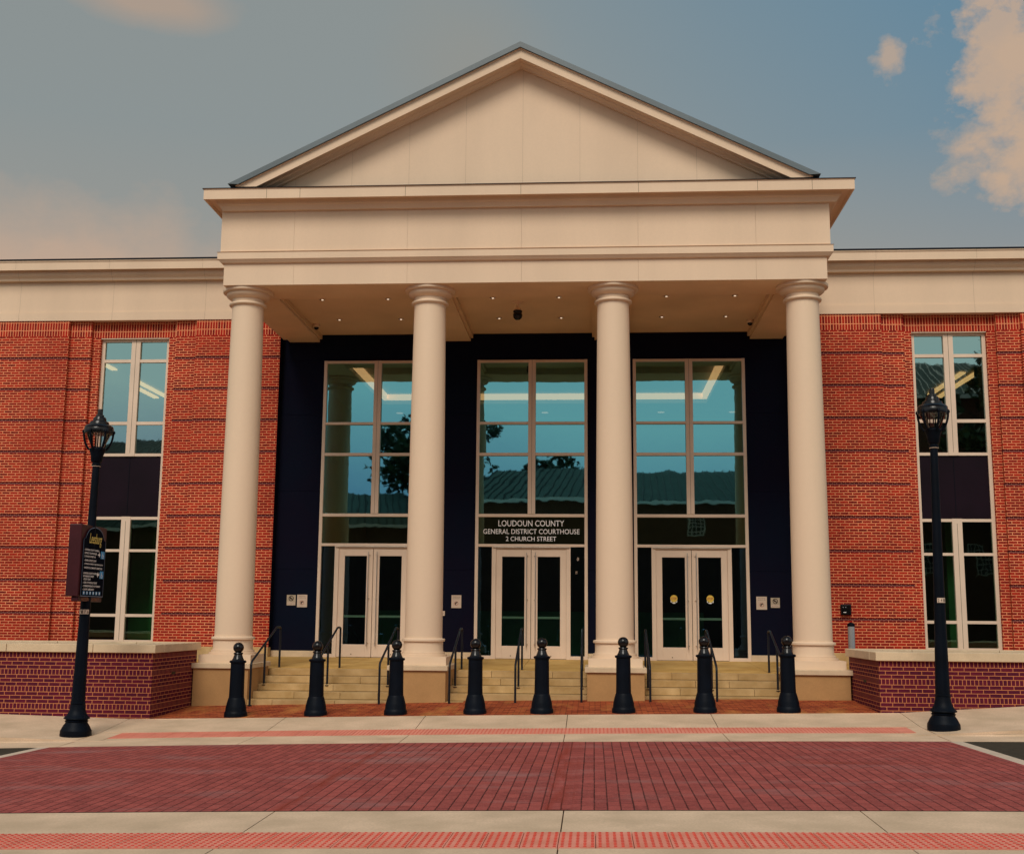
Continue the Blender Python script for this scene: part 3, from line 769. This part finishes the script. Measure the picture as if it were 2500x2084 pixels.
# ------------------------------------------------------------------ street lamps
def lamp():
    root = empty('street_lamp', (0, 0, 0), '', 'street lamp', 'black street lamps at the kerb')
    H = 5.43
    m = MB(); m.lathe([(.248, -.03), (.250, .02), (.246, .085), (.235, .10), (.222, .13), (.20, .17), (.178, .20), (.172, .215), (.188, .235), (.170, .25), (.178, .262), (.208, .275), (.204, .29), (.17, .32), (.14, .37), (.125, .42), (.116, .50)], 'black_iron', seg=32); m.build('base', root)
    m = MB(); pr = []
    i0 = 0
    seg = 32; zs = [(.112, .48), (.106, .8), (.095, 1.4), (.082, 2.2), (.072, 3.2), (.064, 4.0), (.060, H - .98)]
    m.lathe(zs, 'black_iron', seg=24)
    m.lathe([(.112, .50), (.12, .51), (.12, .53), (.108, .54)], 'black_iron', seg=24); m.build('pole', root)
    m = MB(); m.lathe([(.060, H - .98), (.078, H - .975), (.080, H - .955), (.068, H - .945), (.068, H - .925), (.086, H - .91), (.092, H - .90), (.104, H - .80), (.128, H - .725), (.136, H - .70), (.128, H - .685), (.09, H - .66), (.02, H - .65)], 'black_iron', seg=24)
    c = m.build('lamp_cup', root)
    m = MB(); m.lathe([(.045, H - .995), (.075, H - .99), (.075, H - .984), (.05, H - .98)], 'paper', seg=20); m.build('collar_ring', root)
    m = MB(); m.lathe([(.230, H - .435), (.236, H - .43), (.242, H - .40), (.242, H - .345), (.236, H - .335), (.238, H - .315), (.222, H - .295), (.205, H - .285), (.185, H - .278), (.165, H - .275), (.162, H - .255), (.150, H - .225), (.128, H - .215), (.112, H - .212), (.108, H - .175), (.094, H - .145), (.070, H - .138), (.066, H - .105), (.044, H - .098), (.042, H - .03), (.036, H - .004), (.02, H)], 'black_gloss', seg=28)
    m.lathe([(.232, H - .43), (.225, H - .40), (.12, H - .36), (.02, H - .35)], 'steel', seg=24, cap=False)
    m.build('lamp_roof', root)
    for k in range(6):
        a = R_(60 * k + 12); m = MB(); P = []
        for t in range(9):
            u = t / 8; z = H - .40 - .31 * u; r = .238 - .002 * u - .102 * u ** 2.4
            P.append((r * math.cos(a), r * math.sin(a), z))
        m.tube(P, .018, 'black_iron', 6); e = P[0]
        m.lathe([(.0, -.03), (.02, -.015), (.022, .01), (.012, .03), (.0, .035)], 'black_iron', (e[0] * 1.04, e[1] * 1.04), 8, z0=e[2], cap=False)
        m.build('cage_rib', root)
    m = MB()
    for k in range(3):
        a = R_(120 * k + 40); m.tube([(.05 * math.cos(a), .05 * math.sin(a), H - .66), (.05 * math.cos(a), .05 * math.sin(a), H - .37)], .010, 'black_iron', 6)
    m.build('lamp_stem', root)
    m = MB(); m.lathe([(.10, H - .665), (.13, H - .60), (.175, H - .50), (.20, H - .42)], 'lamp_glass', seg=20, cap=False); m.build('lamp_glass', root)
    return root
l0 = lamp()
l0.location = (-6.965, 19.5, gz(-6.965, 19.5)); l0['label'] = 'black lantern street lamp that carries the maroon wayfinding sign'; l0.rotation_euler = (0, R_(.7), 0)
l1 = copy_tree(l0); l1.location = (6.975, 19.5, gz(6.975, 19.5)); l1['label'] = 'black lantern street lamp standing before the window of the right wing'; l1.rotation_euler = (0, R_(.9), R_(25))
l0.rotation_euler.z = R_(8)
bpy.context.view_layer.update()
def strap(px, z, s, r, r0):
    m = MB(); n = 9; a0 = R_(-138 if px < 0 else -128); a1 = R_(-20 if px < 0 else -12)
    P = [(px + r * math.cos(a0 + (a1 - a0) * i / n), 19.5 + r * math.sin(a0 + (a1 - a0) * i / n)) for i in range(n + 1)]
    for p, q in zip(P, P[1:]): m.face([(p[0], p[1], z), (q[0], q[1], z), (q[0], q[1], z + .075), (p[0], p[1], z + .075)], 'paper')
    o = m.build('pole_number_plate', None, loc=(px, 19.5, z))
    tag(o, 'small pale number plate on the ' + ('left lamp pole below the maroon sign' if px < 0 else 'right lamp pole in front of the window'), 'plate', 'number plates on the lamp poles')
    for i, ch in enumerate(s):
        a = a0 + (a1 - a0) * (i + .5) / len(s); rr = r + .002; c = Vector((px + rr * math.cos(a), 19.5 + rr * math.sin(a)))
        t = text_mesh('digit', ch, (-.012, .012, .012, .062), 'ink', o, depth=0)
        t.data.transform(Matrix.Translation(world_loc(o)))
        t.location = Vector((c.x, c.y, z)) - world_loc(o); t.rotation_euler.z = a + math.pi / 2
strap(-6.945, 1.815, '2176', .091, 0); strap(7.0, 2.105, '2411', .088, 0)

# ------------------------------------------------------------------ wayfinding sign on the left lamp
sg = empty('wayfinding_sign', (-6.93, 19.5, 2.05), 'maroon boxed wayfinding sign with arched navy panel on the left lamp pole', 'sign')
m = MB(); m.box(-7.085, -6.875, 19.02, 20.04, 2.10, 3.28, 'maroon'); m.box(-7.0, -6.88, 19.06, 20.0, 2.02, 2.10, 'maroon')
hs = m.build('housing', sg, bevel=.012)
m = MB(); m.tube([(-6.885, 19.03, 2.1), (-6.885, 19.03, 3.29)], .012, 'maroon', 8); m.build('housing_edge', sg)
def archpts(x, e):
    pts = [(x, 19.10 - e, 2.115 - e), (x, 19.97 + e, 2.115 - e), (x, 19.97 + e, 3.04), (x, 19.90 + e, 3.06), (x, 19.88 + e, 3.09)]
    for i in range(1, 12):
        a = math.pi * i / 12; pts.append((x, 19.535 + (.33 + e) * math.cos(a), 3.08 + (.165 + e) * math.sin(a)))
    pts += [(x, 19.19 - e, 3.09), (x, 19.17 - e, 3.06), (x, 19.10 - e, 3.04)]
    return pts
m = MB()
A, Bk = archpts(-6.855, .0), archpts(-6.873, .0)
m.face(A, 'sign_navy')
for i in range(len(A)): j = (i + 1) % len(A); m.face([A[i], A[j], Bk[j], Bk[i]], 'sign_navy')
fp = m.build('face_panel', sg)
m = MB(); C1, C2 = archpts(-6.857, .012), archpts(-6.857, -.004)
for i in range(len(C1)): j = (i + 1) % len(C1); m.face([C1[i], C1[j], C2[j], C2[i]], 'edge_blue')
m.build('panel_border', sg)
text_mesh('lettering', 'Leesburg', (19.30, 19.80, 2.93, 3.15), 'sign_gold', sg, 'YZ', -6.852, bold=.004, shear=.3)
LN = [('LOUDOUN COUNTY GENERAL', 19.14, 19.72, 2.855), ('DISTRICT COURTHOUSE', 19.14, 19.62, 2.80), ('2 CHURCH STREET NE', 19.14, 19.58, 2.745), ('- GENERAL DISTRICT COURT', 19.14, 19.62, 2.68),
      ('- JUVENILE & DOMESTIC RELATIONS COURT', 19.14, 19.90, 2.62), ('- MAGISTRATE & COMMUNITY CORRECTIONS', 19.14, 19.88, 2.56), ('LOUDOUN COUNTY COURTHOUSE', 19.14, 19.78, 2.47), ('18 E MARKET STREET', 19.14, 19.56, 2.42),
      ('- CIRCUIT COURT', 19.14, 19.44, 2.37), ('- CLERK OF THE CIRCUIT COURT', 19.14, 19.70, 2.315), ('- COMMONWEALTH ATTORNEY', 19.14, 19.84, 2.26), ('- LAW LIBRARY', 19.14, 19.60, 2.205)]
for s, a, b, z in LN: text_mesh('lettering', s, (a, b, z, z + .03), 'sign_white', sg, 'YZ', -6.852, bold=.03)
text_mesh('lettering', 'HISTORIC DISTRICT', (19.16, 19.86, 2.032, 2.082), 'sign_orange', sg, 'YZ', -6.868, bold=.008)
for z, d in ((2.745, 1), (2.41, -1)):
    m = MB(); y0, y1 = 19.79, 19.94; m.face([(-6.852, y0, z), (-6.852, y1, z), (-6.852, y1, z + .125), (-6.852, y0, z + .125)], 'sign_blue')
    ic = m.build('accessible_icon', sg); m = MB(); cy = (y0 + y1) / 2; x = -6.850
    for i in range(10):
        a, b = R_(150 + 24 * i), R_(174 + 24 * i); r0, r1 = .026, .036
        m.face([(x, cy + r0 * math.cos(a), z + .045 + r0 * math.sin(a)), (x, cy + r0 * math.cos(b), z + .045 + r0 * math.sin(b)), (x, cy + r1 * math.cos(b), z + .045 + r1 * math.sin(b)), (x, cy + r1 * math.cos(a), z + .045 + r1 * math.sin(a))], 'sign_white')
    m.face([(x, cy - .012, z + .05), (x, cy + .004, z + .05), (x, cy + .0, z + .10), (x, cy - .014, z + .10)], 'sign_white')
    m.face([(x, cy + .0, z + .05), (x, cy + .045, z + .045), (x, cy + .045, z + .055), (x, cy + .0, z + .062)], 'sign_white')
    m.build('wheelchair_symbol', sg)
    m = MB(); cy = 19.715; zc = z + .06; w = .05
    P = [(cy - w * d, zc + .012), (cy - w * d, zc - .012), (cy + .0 * d, zc - .012), (cy + .0 * d, zc - .05), (cy + w * d, zc), (cy, zc + .05), (cy, zc + .012)]
    m.face([(-6.850, a, b) for a, b in P], 'sign_white'); m.build('arrow', sg)
m = MB()
for i in range(6):
    y = 19.16 + .125 * i; m.face([(-6.851, y, 2.135), (-6.851, y + .075, 2.135), (-6.851, y + .075, 2.188), (-6.851, y, 2.188)], 'sign_blue')
    m.face([(-6.849, y + .02, 2.142), (-6.849, y + .05, 2.142), (-6.849, y + .05, 2.181), (-6.849, y + .02, 2.181)], 'sign_white')
m.build('service_icons', sg)

# ------------------------------------------------------------------ handrails
def rail(kind):
    root = empty('handrail', (0, 0, 0), '', 'handrail', 'black handrails on the steps'); r = .022
    z1 = .91; s = .372
    # y relative: ground post 23.12, landing post 25.2 ; world heights
    pts = [(0, 23.10, z1 - .05), (0, 23.115, z1), (0, 23.15, z1 + .03), (0, 24.80, 1.545), (0, 24.87, 1.575), (0, 24.95, 1.585), (0, 25.13, 1.585), (0, 25.18, 1.57), (0, 25.20, 1.53)]
    m = MB(); m.tube(pts, r, 'black_rail', 10); m.build('rail', root)
    for y, z0, zt in ((23.10, .0, .87), (24.06, .44, 1.29), (25.20, .735, 1.54)):
        m = MB(); m.tube([(0, y, z0), (0, y, zt)], r, 'black_rail', 10); m.lathe([(.045, 0), (.045, .012), (.025, .016)], 'black_rail', (0, y), 14, z0=z0 if z0 else .1)
        m.build('post', root)
    return root
RX = [(-5.12, 'against the left cheek of the left flight of steps'), (-3.83, 'down the middle of the left flight of steps'), (-2.60, 'on the right side of the left flight of steps'),
      (-1.245, 'on the left side of the middle flight of steps'), (.02, 'down the middle of the middle flight of steps'), (1.28, 'on the right side of the middle flight of steps'),
      (2.58, 'on the left side of the right flight of steps'), (3.83, 'down the middle of the right flight of steps'), (5.11, 'against the right cheek of the right flight of steps')]
r0 = rail(0)
for i, (x, t) in enumerate(RX):
    o = r0 if i == 0 else copy_tree(r0); o.location = (x, 0, .0); o['label'] = 'black metal handrail ' + t
# give every root its origin at the base of the lower post
for o in [o for o in bpy.data.objects if o.name.startswith('handrail')]:
    o.location.y = 23.10; o.location.z = 0
    for c in [c for c in bpy.data.objects if c.parent == o]: c.location.y = -23.10

# ------------------------------------------------------------------ notices, cameras, fittings
def ring(mb, x, z, r0, r1, y, mat, a0=0, a1=360):
    n = 18
    for i in range(n):
        a, b = R_(a0 + (a1 - a0) * i / n), R_(a0 + (a1 - a0) * (i + 1) / n)
        mb.face([(x + r0 * math.cos(a), y, z + r0 * math.sin(a)), (x + r0 * math.cos(b), y, z + r0 * math.sin(b)), (x + r1 * math.cos(b), y, z + r1 * math.sin(b)), (x + r1 * math.cos(a), y, z + r1 * math.sin(a))], mat)
def notice(x0, x1, z0, z1, kind, label):
    root = empty('wall_notice', ((x0 + x1) / 2, 28.65, z0), label, 'sign', 'notices on the dark porch wall')
    yb = 28.66; m = MB(); m.box(x0, x1, yb - .012, yb - .001, z0, z1, 'paper' if kind != 'smoke' else 'paper_gray'); m.build('board', root)
    m = MB(); y = yb - .015; xc = (x0 + x1) / 2; h = z1 - z0; w = x1 - x0
    if kind == 'smoke':
        zc = z1 - w * .38; ring(m, xc, zc, w * .22, w * .29, y, 'ink')
        s = .7071; a = w * .25; t = w * .035
        m.face([(xc - a * s - t, y, zc + a * s - t), (xc - a * s + t, y, zc + a * s + t), (xc + a * s + t, y, zc - a * s + t), (xc + a * s - t, y, zc - a * s - t)], 'ink')
        m.box(xc - w * .16, xc + w * .12, y - .001, y + .0005, zc - .012, zc + .008, 'ink')
        m.build('no_smoking_symbol', root); m = MB(); m.box(x0 + w * .04, x1 - w * .04, y, y + .002, z0 + h * .03, z0 + h * .30, 'paper'); m.build('text_panel', root)
        text_mesh('lettering', 'NO SMOKING', (x0 + w * .12, x1 - w * .12, z0 + h * .13, z0 + h * .2), 'ink', root, depth=y - .001)
    elif kind == 'weapon':
        zc = z0 + h * .36; ring(m, xc, zc, w * .17, w * .20, y, 'sticker_red')
        m.face([(xc - w * .12, y - .001, zc + .02), (xc + w * .13, y - .001, zc + .035), (xc + w * .12, y - .001, zc + .015), (xc - .005, y - .001, zc + .0), (xc - w * .04, y - .001, zc - .035), (xc - w * .11, y - .001, zc - .03)], 'ink')
        m.build('no_weapons_symbol', root)
        text_mesh('lettering', 'NOTICE', (x0 + w * .16, x1 - w * .16, z0 + h * .84, z0 + h * .89), 'ink', root, depth=y)
        text_mesh('lettering', 'NO WEAPONS ALLOWED', (x0 + w * .12, x1 - w * .12, z0 + h * .72, z0 + h * .76), 'ink', root, depth=y)
    return root
notice(-5.906, -5.689, 2.072, 2.322, 'smoke', 'small grey no smoking sign, the leftmost notice on the dark wall')
notice(-5.651, -5.405, 2.030, 2.330, 'weapon', 'white no weapons notice right of the left no smoking sign')
notice(-1.891, -1.655, 2.040, 2.345, 'weapon', 'white no weapons notice between the left and middle entrances')
notice(5.345, 5.590, 2.058, 2.360, 'weapon', 'white no weapons notice right of the doors with yellow stickers')
notice(5.680, 5.890, 2.103, 2.334, 'smoke', 'small grey no smoking sign, the rightmost notice on the dark wall')
m = MB(); m.box(-2.175, -2.045, 28.64, 28.659, 1.855, 1.968, 'paper'); m.box(-2.165, -2.055, 28.637, 28.64, 1.90, 1.905, 'ink')
tag(m.build('wall_plate', bevel=.003), 'small pale plate low on the dark wall beside the second column', 'plate')

def domecam(x, y, label):
    root = empty('dome_camera', (x, y, 8.775), label, 'camera', 'dome cameras in the porch ceiling corners')
    m = MB(); m.lathe([(.075, 0), (.085, -.02), (.082, -.06), (.06, -.075)], 'cream', (x, y), 20, z0=8.775); m.build('housing', root)
    m = MB(); m.lathe([(.062, -.06), (.060, -.09), (.045, -.12), (.02, -.135), (.002, -.138)], 'black_gloss', (x, y), 20, z0=8.775); m.build('dome', root)
domecam(-5.15, 27.56, 'small dark dome camera in the left back corner of the porch ceiling')
domecam(5.20, 27.50, 'small dark dome camera in the right back corner of the porch ceiling')
root = empty('pendant_camera', (-.16, 25.72, 8.775), 'black pendant camera hanging from the middle of the porch ceiling', 'camera')
m = MB(); m.lathe([(.13, 0), (.13, -.012), (.05, -.03), (.03, -.045), (.03, -.12), (.07, -.15), (.09, -.19)], 'ceiling_paint', (-.16, 25.72), 20, z0=8.775); m.build('mount', root)
m = MB(); m.lathe([(.085, -.185), (.102, -.20), (.10, -.235), (.092, -.25), (.105, -.28), (.105, -.31), (.09, -.36), (.055, -.395), (.01, -.405)], 'black_gloss', (-.16, 25.72), 22, z0=8.775); m.build('camera_body', root)

root = empty('wall_box', (7.35, 28.39, 1.945), 'square black box with small buttons on the brick wall above the grey post', 'call box')
m = MB(); m.box(7.232, 7.472, 28.31, 28.40, 1.945, 2.19, 'black_gloss'); m.build('housing', root, bevel=.012)
m = MB(); m.box(7.29, 7.35, 28.300, 28.309, 1.998, 2.016, 'sign_white'); m.build('label_plate', root)
for q in (7.285, 7.345):
    m = MB(); m.tube([(q, 28.309, 2.125), (q, 28.303, 2.125)], .012, 'post_gray', 10); m.build('button', root)
root = empty('light_post', (6.757, 25.0, .72), 'short grey cylindrical post with black cap behind the right planter', 'post')
m = MB(); m.lathe([(.068, .70), (.068, 1.70)], 'post_gray', (6.757, 25.0), 24); m.build('shaft', root)
m = MB(); m.lathe([(.076, 1.70), (.078, 1.735), (.06, 1.76), (.03, 1.78), (.004, 1.785)], 'black_iron', (6.757, 25.0), 24); m.build('cap', root)

# ------------------------------------------------------------------ across the street (seen in the glass)
def opposite(name, x0, x1, y0, eave, ridge, label, wins):
    b = empty(name, ((x0 + x1) / 2, y0, 0), label, 'building', 'buildings across the street, mirrored in the glass')
    m = MB(); m.box(x0, x1, y0 - 12, y0, -.5, eave, 'opposite_brick'); m.build('wall', b)
    m = MB(); yr = y0 - 6
    n = int((x1 - x0) / .45)
    m.face([(x0 - .4, y0 + .5, eave - .05), (x1 + .4, y0 + .5, eave - .05), (x1 - 1.5, yr, ridge), (x0 + 1.5, yr, ridge)], 'green_roof')
    m.face([(x0 - .4, y0 - 12.5, eave - .05), (x1 + .4, y0 - 12.5, eave - .05), (x1 - 1.5, yr, ridge), (x0 + 1.5, yr, ridge)], 'green_roof')
    for q in ((x0 - .4, x0 + 1.5), (x1 + .4, x1 - 1.5)): m.face([(q[0], y0 + .5, eave - .05), (q[1], yr, ridge), (q[0], y0 - 12.5, eave - .05)], 'green_roof')
    for i in range(n + 1):
        x = x0 + (x1 - x0) * i / n; xt = x0 + 1.5 + (x1 - x0 - 3) * i / n
        m.tube([(x, y0 + .5, eave), (xt, yr, ridge + .03)], .035, 'black_iron', 4)
    m.box(x0 - .4, x1 + .4, y0 + .42, y0 + .56, eave - .25, eave - .06, 'sign_white'); m.build('roof', b)
    for (wx, wz, ww, wh) in wins:
        m = MB(); m.box(wx - ww / 2, wx + ww / 2, y0 - .02, y0 + .05, wz, wz + wh, 'sign_white'); f = m.build('window', b)
        m = MB()
        for i in range(4):
            for j in range(5):
                m.box(wx - ww / 2 + .06 + i * (ww - .08) / 4, wx - ww / 2 + .02 + (i + 1) * (ww - .08) / 4, y0 + .04, y0 + .06, wz + .06 + j * (wh - .08) / 5, wz + .02 + (j + 1) * (wh - .08) / 5, 'spandrel')
        m.build('pane', f)
opposite('opposite_building', -5.5, 17, -9, 8.4, 10.75, 'brick building with green seamed metal roof mirrored in the entrance windows', [(7.1, 6.1, .95, 1.05), (2.0, 3.4, .95, 1.6), (12.5, 3.4, .95, 1.6)])
opposite('opposite_building', 17.6, 33, -14, 15.2, 18.4, 'tall brick building mirrored in the right wing window', [(21, 9.5, 1.0, 1.8), (24, 9.5, 1.0, 1.8), (27, 9.5, 1.0, 1.8), (21, 4.5, 1.0, 1.8), (24, 4.5, 1.0, 1.8)])
opposite('opposite_building', -37, -24.2, -27, 12.6, 15.2, 'distant brick building with dark roof mirrored in the upper left wing window', [(-28, 7, 1, 1.6), (-32, 7, 1, 1.6)])
opposite('opposite_building', -32, -9.5, -13, 7.2, 9.8, 'lower brick building with green roof mirrored in the left wing window', [(-12, 3.4, .95, 1.6), (-17, 3.4, .95, 1.6), (-22, 3.4, .95, 1.6)])
def tree(x, y, h, r, seed, label):
    random.seed(seed)
    root = empty('leafy_tree', (x, y, -.3), label, 'tree', 'trees across the street, mirrored in the glass')
    m = MB(); m.tube([(x, y, -.3), (x + .1, y, h * .3), (x - .1, y + .1, h * .6), (x, y, h * .85)], .3, 'bark', 8, radii=[.38, .3, .2, .06])
    for k in range(6):
        a = k * 1.05; zz = h * (.35 + .07 * k); m.tube([(x, y, zz), (x + r * .4 * math.cos(a), y + r * .4 * math.sin(a), zz + h * .12), (x + r * .75 * math.cos(a), y + r * .75 * math.sin(a), zz + h * .2)], .1, 'bark', 5, radii=[.14, .09, .03])
    m.build('trunk', root)
    m = MB(); cl = [(x + random.gauss(0, r * .42), y + random.gauss(0, r * .42), h * random.uniform(.42, .97)) for _ in range(46)]
    for cx, cy, cz in cl:
        rr = r * random.uniform(.20, .36)
        for _ in range(120):
            d = Vector((random.gauss(0, 1), random.gauss(0, 1), random.gauss(0, 1))).normalized() * rr * random.uniform(.6, 1.05)
            p = Vector((cx, cy, cz)) + d; u = Vector((random.gauss(0, 1), random.gauss(0, 1), random.gauss(0, 1))).normalized() * .24
            w = u.cross(Vector((random.random(), random.random(), random.random()))).normalized() * .20
            m.face([p - u, p + w, p + u, p - w], 'leaf')
    m.build('crown', root)
tree(-9.5, -24, 15.5, 4.2, 3, 'tallest dark tree mirrored in the left entrance window')
tree(-2.5, -27, 13.0, 3.6, 5, 'broad dark tree mirrored in the middle entrance window')
tree(24.5, -9.5, 18.5, 3.6, 9, 'dark tree mirrored in the right wing window')

# ------------------------------------------------------------------ world, sun
W = bpy.data.worlds.new('World'); sc.world = W; W.use_nodes = True; nt = W.node_tree
bg = nt.nodes['Background']; STR = .10; bg.inputs['Strength'].default_value = STR
sky = N(nt, 'ShaderNodeTexSky', sky_type='NISHITA'); sky.sun_disc = False
SUN_EL = R_(45); SUN_AZ = R_(-8)      # azimuth measured from -Y (behind the camera)
sky.sun_elevation = SUN_EL; sky.sun_rotation = R_(180) + SUN_AZ; sky.air_density = 1.0; sky.dust_density = 2.0
D = N(nt, 'ShaderNodeTexCoord').outputs['Generated']
sep = N(nt, 'ShaderNodeSeparateXYZ'); nt.links.new(D, sep.inputs[0])
def rad(c): return tuple(v / STR for v in c)
n_soft = noise(nt, D, 1.6, 3); n_big = noise(nt, mapping(nt, D, (1, 1, 1.4)), 14, 10, .60); n_fine = noise(nt, mapping(nt, D, (1, 1, 1.2)), 34, 8, .6)
VEIL = rad((.275, .302, .285)); BLUE = rad((.105, .235, .345)); WARM = rad((.40, .33, .26)); CLOUD = rad((.53, .385, .28))
# bluer toward the right and overhead, warm and pale toward the horizon at the left
mx = N(nt, 'ShaderNodeMath', operation='MULTIPLY_ADD'); nt.links.new(sep.outputs[0], mx.inputs[0]); mx.inputs[1].default_value = 1.0
mz = N(nt, 'ShaderNodeMath', operation='MULTIPLY'); nt.links.new(sep.outputs[2], mz.inputs[0]); mz.inputs[1].default_value = 1.15
nt.links.new(mz.outputs[0], mx.inputs[2])
mn = N(nt, 'ShaderNodeMath', operation='MULTIPLY_ADD'); nt.links.new(n_soft, mn.inputs[0]); mn.inputs[1].default_value = .16; nt.links.new(mx.outputs[0], mn.inputs[2])
blue_f = ramp(nt, mn.outputs[0], .54, .98)
my = ramp(nt, sep.outputs[1], .2, -.3, 0, 1.0)     # the clearer half of the sky lies behind the camera
base = mixc(nt, .12, VEIL, sky.outputs[0])
base = mixc(nt, blue_f, base, BLUE)
zc = N(nt, 'ShaderNodeMath', operation='MULTIPLY_ADD'); nt.links.new(n_soft, zc.inputs[0]); zc.inputs[1].default_value = .16; nt.links.new(sep.outputs[2], zc.inputs[2])
back = mixc(nt, ramp(nt, zc.outputs[0], .17, .25), rad((.34, .42, .58)), rad((.66, .76, .78)))
back = mixc(nt, ramp(nt, zc.outputs[0], .29, .40), back, rad((.78, .78, .72)))
back = mixc(nt, ramp(nt, sep.outputs[2], .5, .8), back, rad((.26, .32, .36)))
warm_f = ramp(nt, sep.outputs[2], .38, .22, 0, .60)
base = mixc(nt, warm_f, base, WARM)
base = mixc(nt, my, base, back)
def blob(base, c, sx, sz, lo, hi, amp, colr, amt, nz=n_big):
    v = N(nt, 'ShaderNodeVectorMath', operation='SUBTRACT'); nt.links.new(D, v.inputs[0]); v.inputs[1].default_value = c
    s = N(nt, 'ShaderNodeVectorMath', operation='MULTIPLY'); nt.links.new(v.outputs[0], s.inputs[0]); s.inputs[1].default_value = (1 / sx, .6 / sx, 1 / sz)
    l = N(nt, 'ShaderNodeVectorMath', operation='LENGTH'); nt.links.new(s.outputs[0], l.inputs[0])
    a = N(nt, 'ShaderNodeMath', operation='MULTIPLY_ADD'); nt.links.new(nz, a.inputs[0]); a.inputs[1].default_value = amp; nt.links.new(l.outputs['Value'], a.inputs[2])
    f = ramp(nt, a.outputs[0], hi + amp * .5, lo + amp * .5, 0, amt)
    return mixc(nt, f, base, colr)
base = blob(base, (.347, .862, .402), .060, .084, .62, 1.22, 3.4, CLOUD, .95)
base = blob(base, (.362, .880, .342), .046, .045, .62, 1.22, 3.2, CLOUD, .9)
base = blob(base, (.302, .866, .420), .026, .050, .65, 1.25, 3.4, CLOUD, .85, n_fine)
base = blob(base, (.229, .876, .427), .0115, .012, .5, 1.25, 3.2, CLOUD, .75, n_fine)
base = blob(base, (-.335, .820, .462), .060, .018, .3, 1.2, .8, rad((.45, .33, .25)), .75)
base = blob(base, (-.415, .865, .258), .16, .060, .3, 1.25, 1.4, rad((.52, .375, .28)), .9)
base = blob(base, (-.10, .90, .43), .05, .05, .2, 1.6, .5, rad((.30, .285, .25)), .5)
nt.links.new(base, bg.inputs['Color'])
sd = bpy.data.lights.new('sun', 'SUN'); sd.energy = 2.0; sd.angle = R_(26); sd.color = (1.0, .93, .83)
so = bpy.data.objects.new('sun', sd); col.objects.link(so)
dirv = Vector((-math.sin(SUN_AZ) * math.cos(SUN_EL), math.cos(SUN_AZ) * math.cos(SUN_EL), -math.sin(SUN_EL)))
so.rotation_euler = dirv.to_track_quat('-Z', 'Y').to_euler(); so.location = (0, -20, 30)

# ------------------------------------------------------------------ camera
cd = bpy.data.cameras.new('camera'); cam = bpy.data.objects.new('camera', cd); col.objects.link(cam); sc.camera = cam
cd.sensor_width = 36; cd.lens = 2900 / 2500 * 36; cd.clip_end = 3000; cd.clip_start = .1
Rm = [[0.997656, -0.002638, -0.068377], [0.067924, 0.159281, 0.984894], [0.008293, -0.98723, 0.159087]]
M = Matrix(((Rm[0][0], -Rm[0][1], -Rm[0][2], 1.52), (Rm[1][0], -Rm[1][1], -Rm[1][2], 0), (Rm[2][0], -Rm[2][1], -Rm[2][2], 1.8), (0, 0, 0, 1)))
cam.matrix_world = M
sc.view_settings.view_transform = 'Standard'; sc.view_settings.look = 'None'
sc.view_settings.exposure = .0; sc.view_settings.gamma = 1
sc.cycles.max_bounces = 8; sc.cycles.use_denoising = True
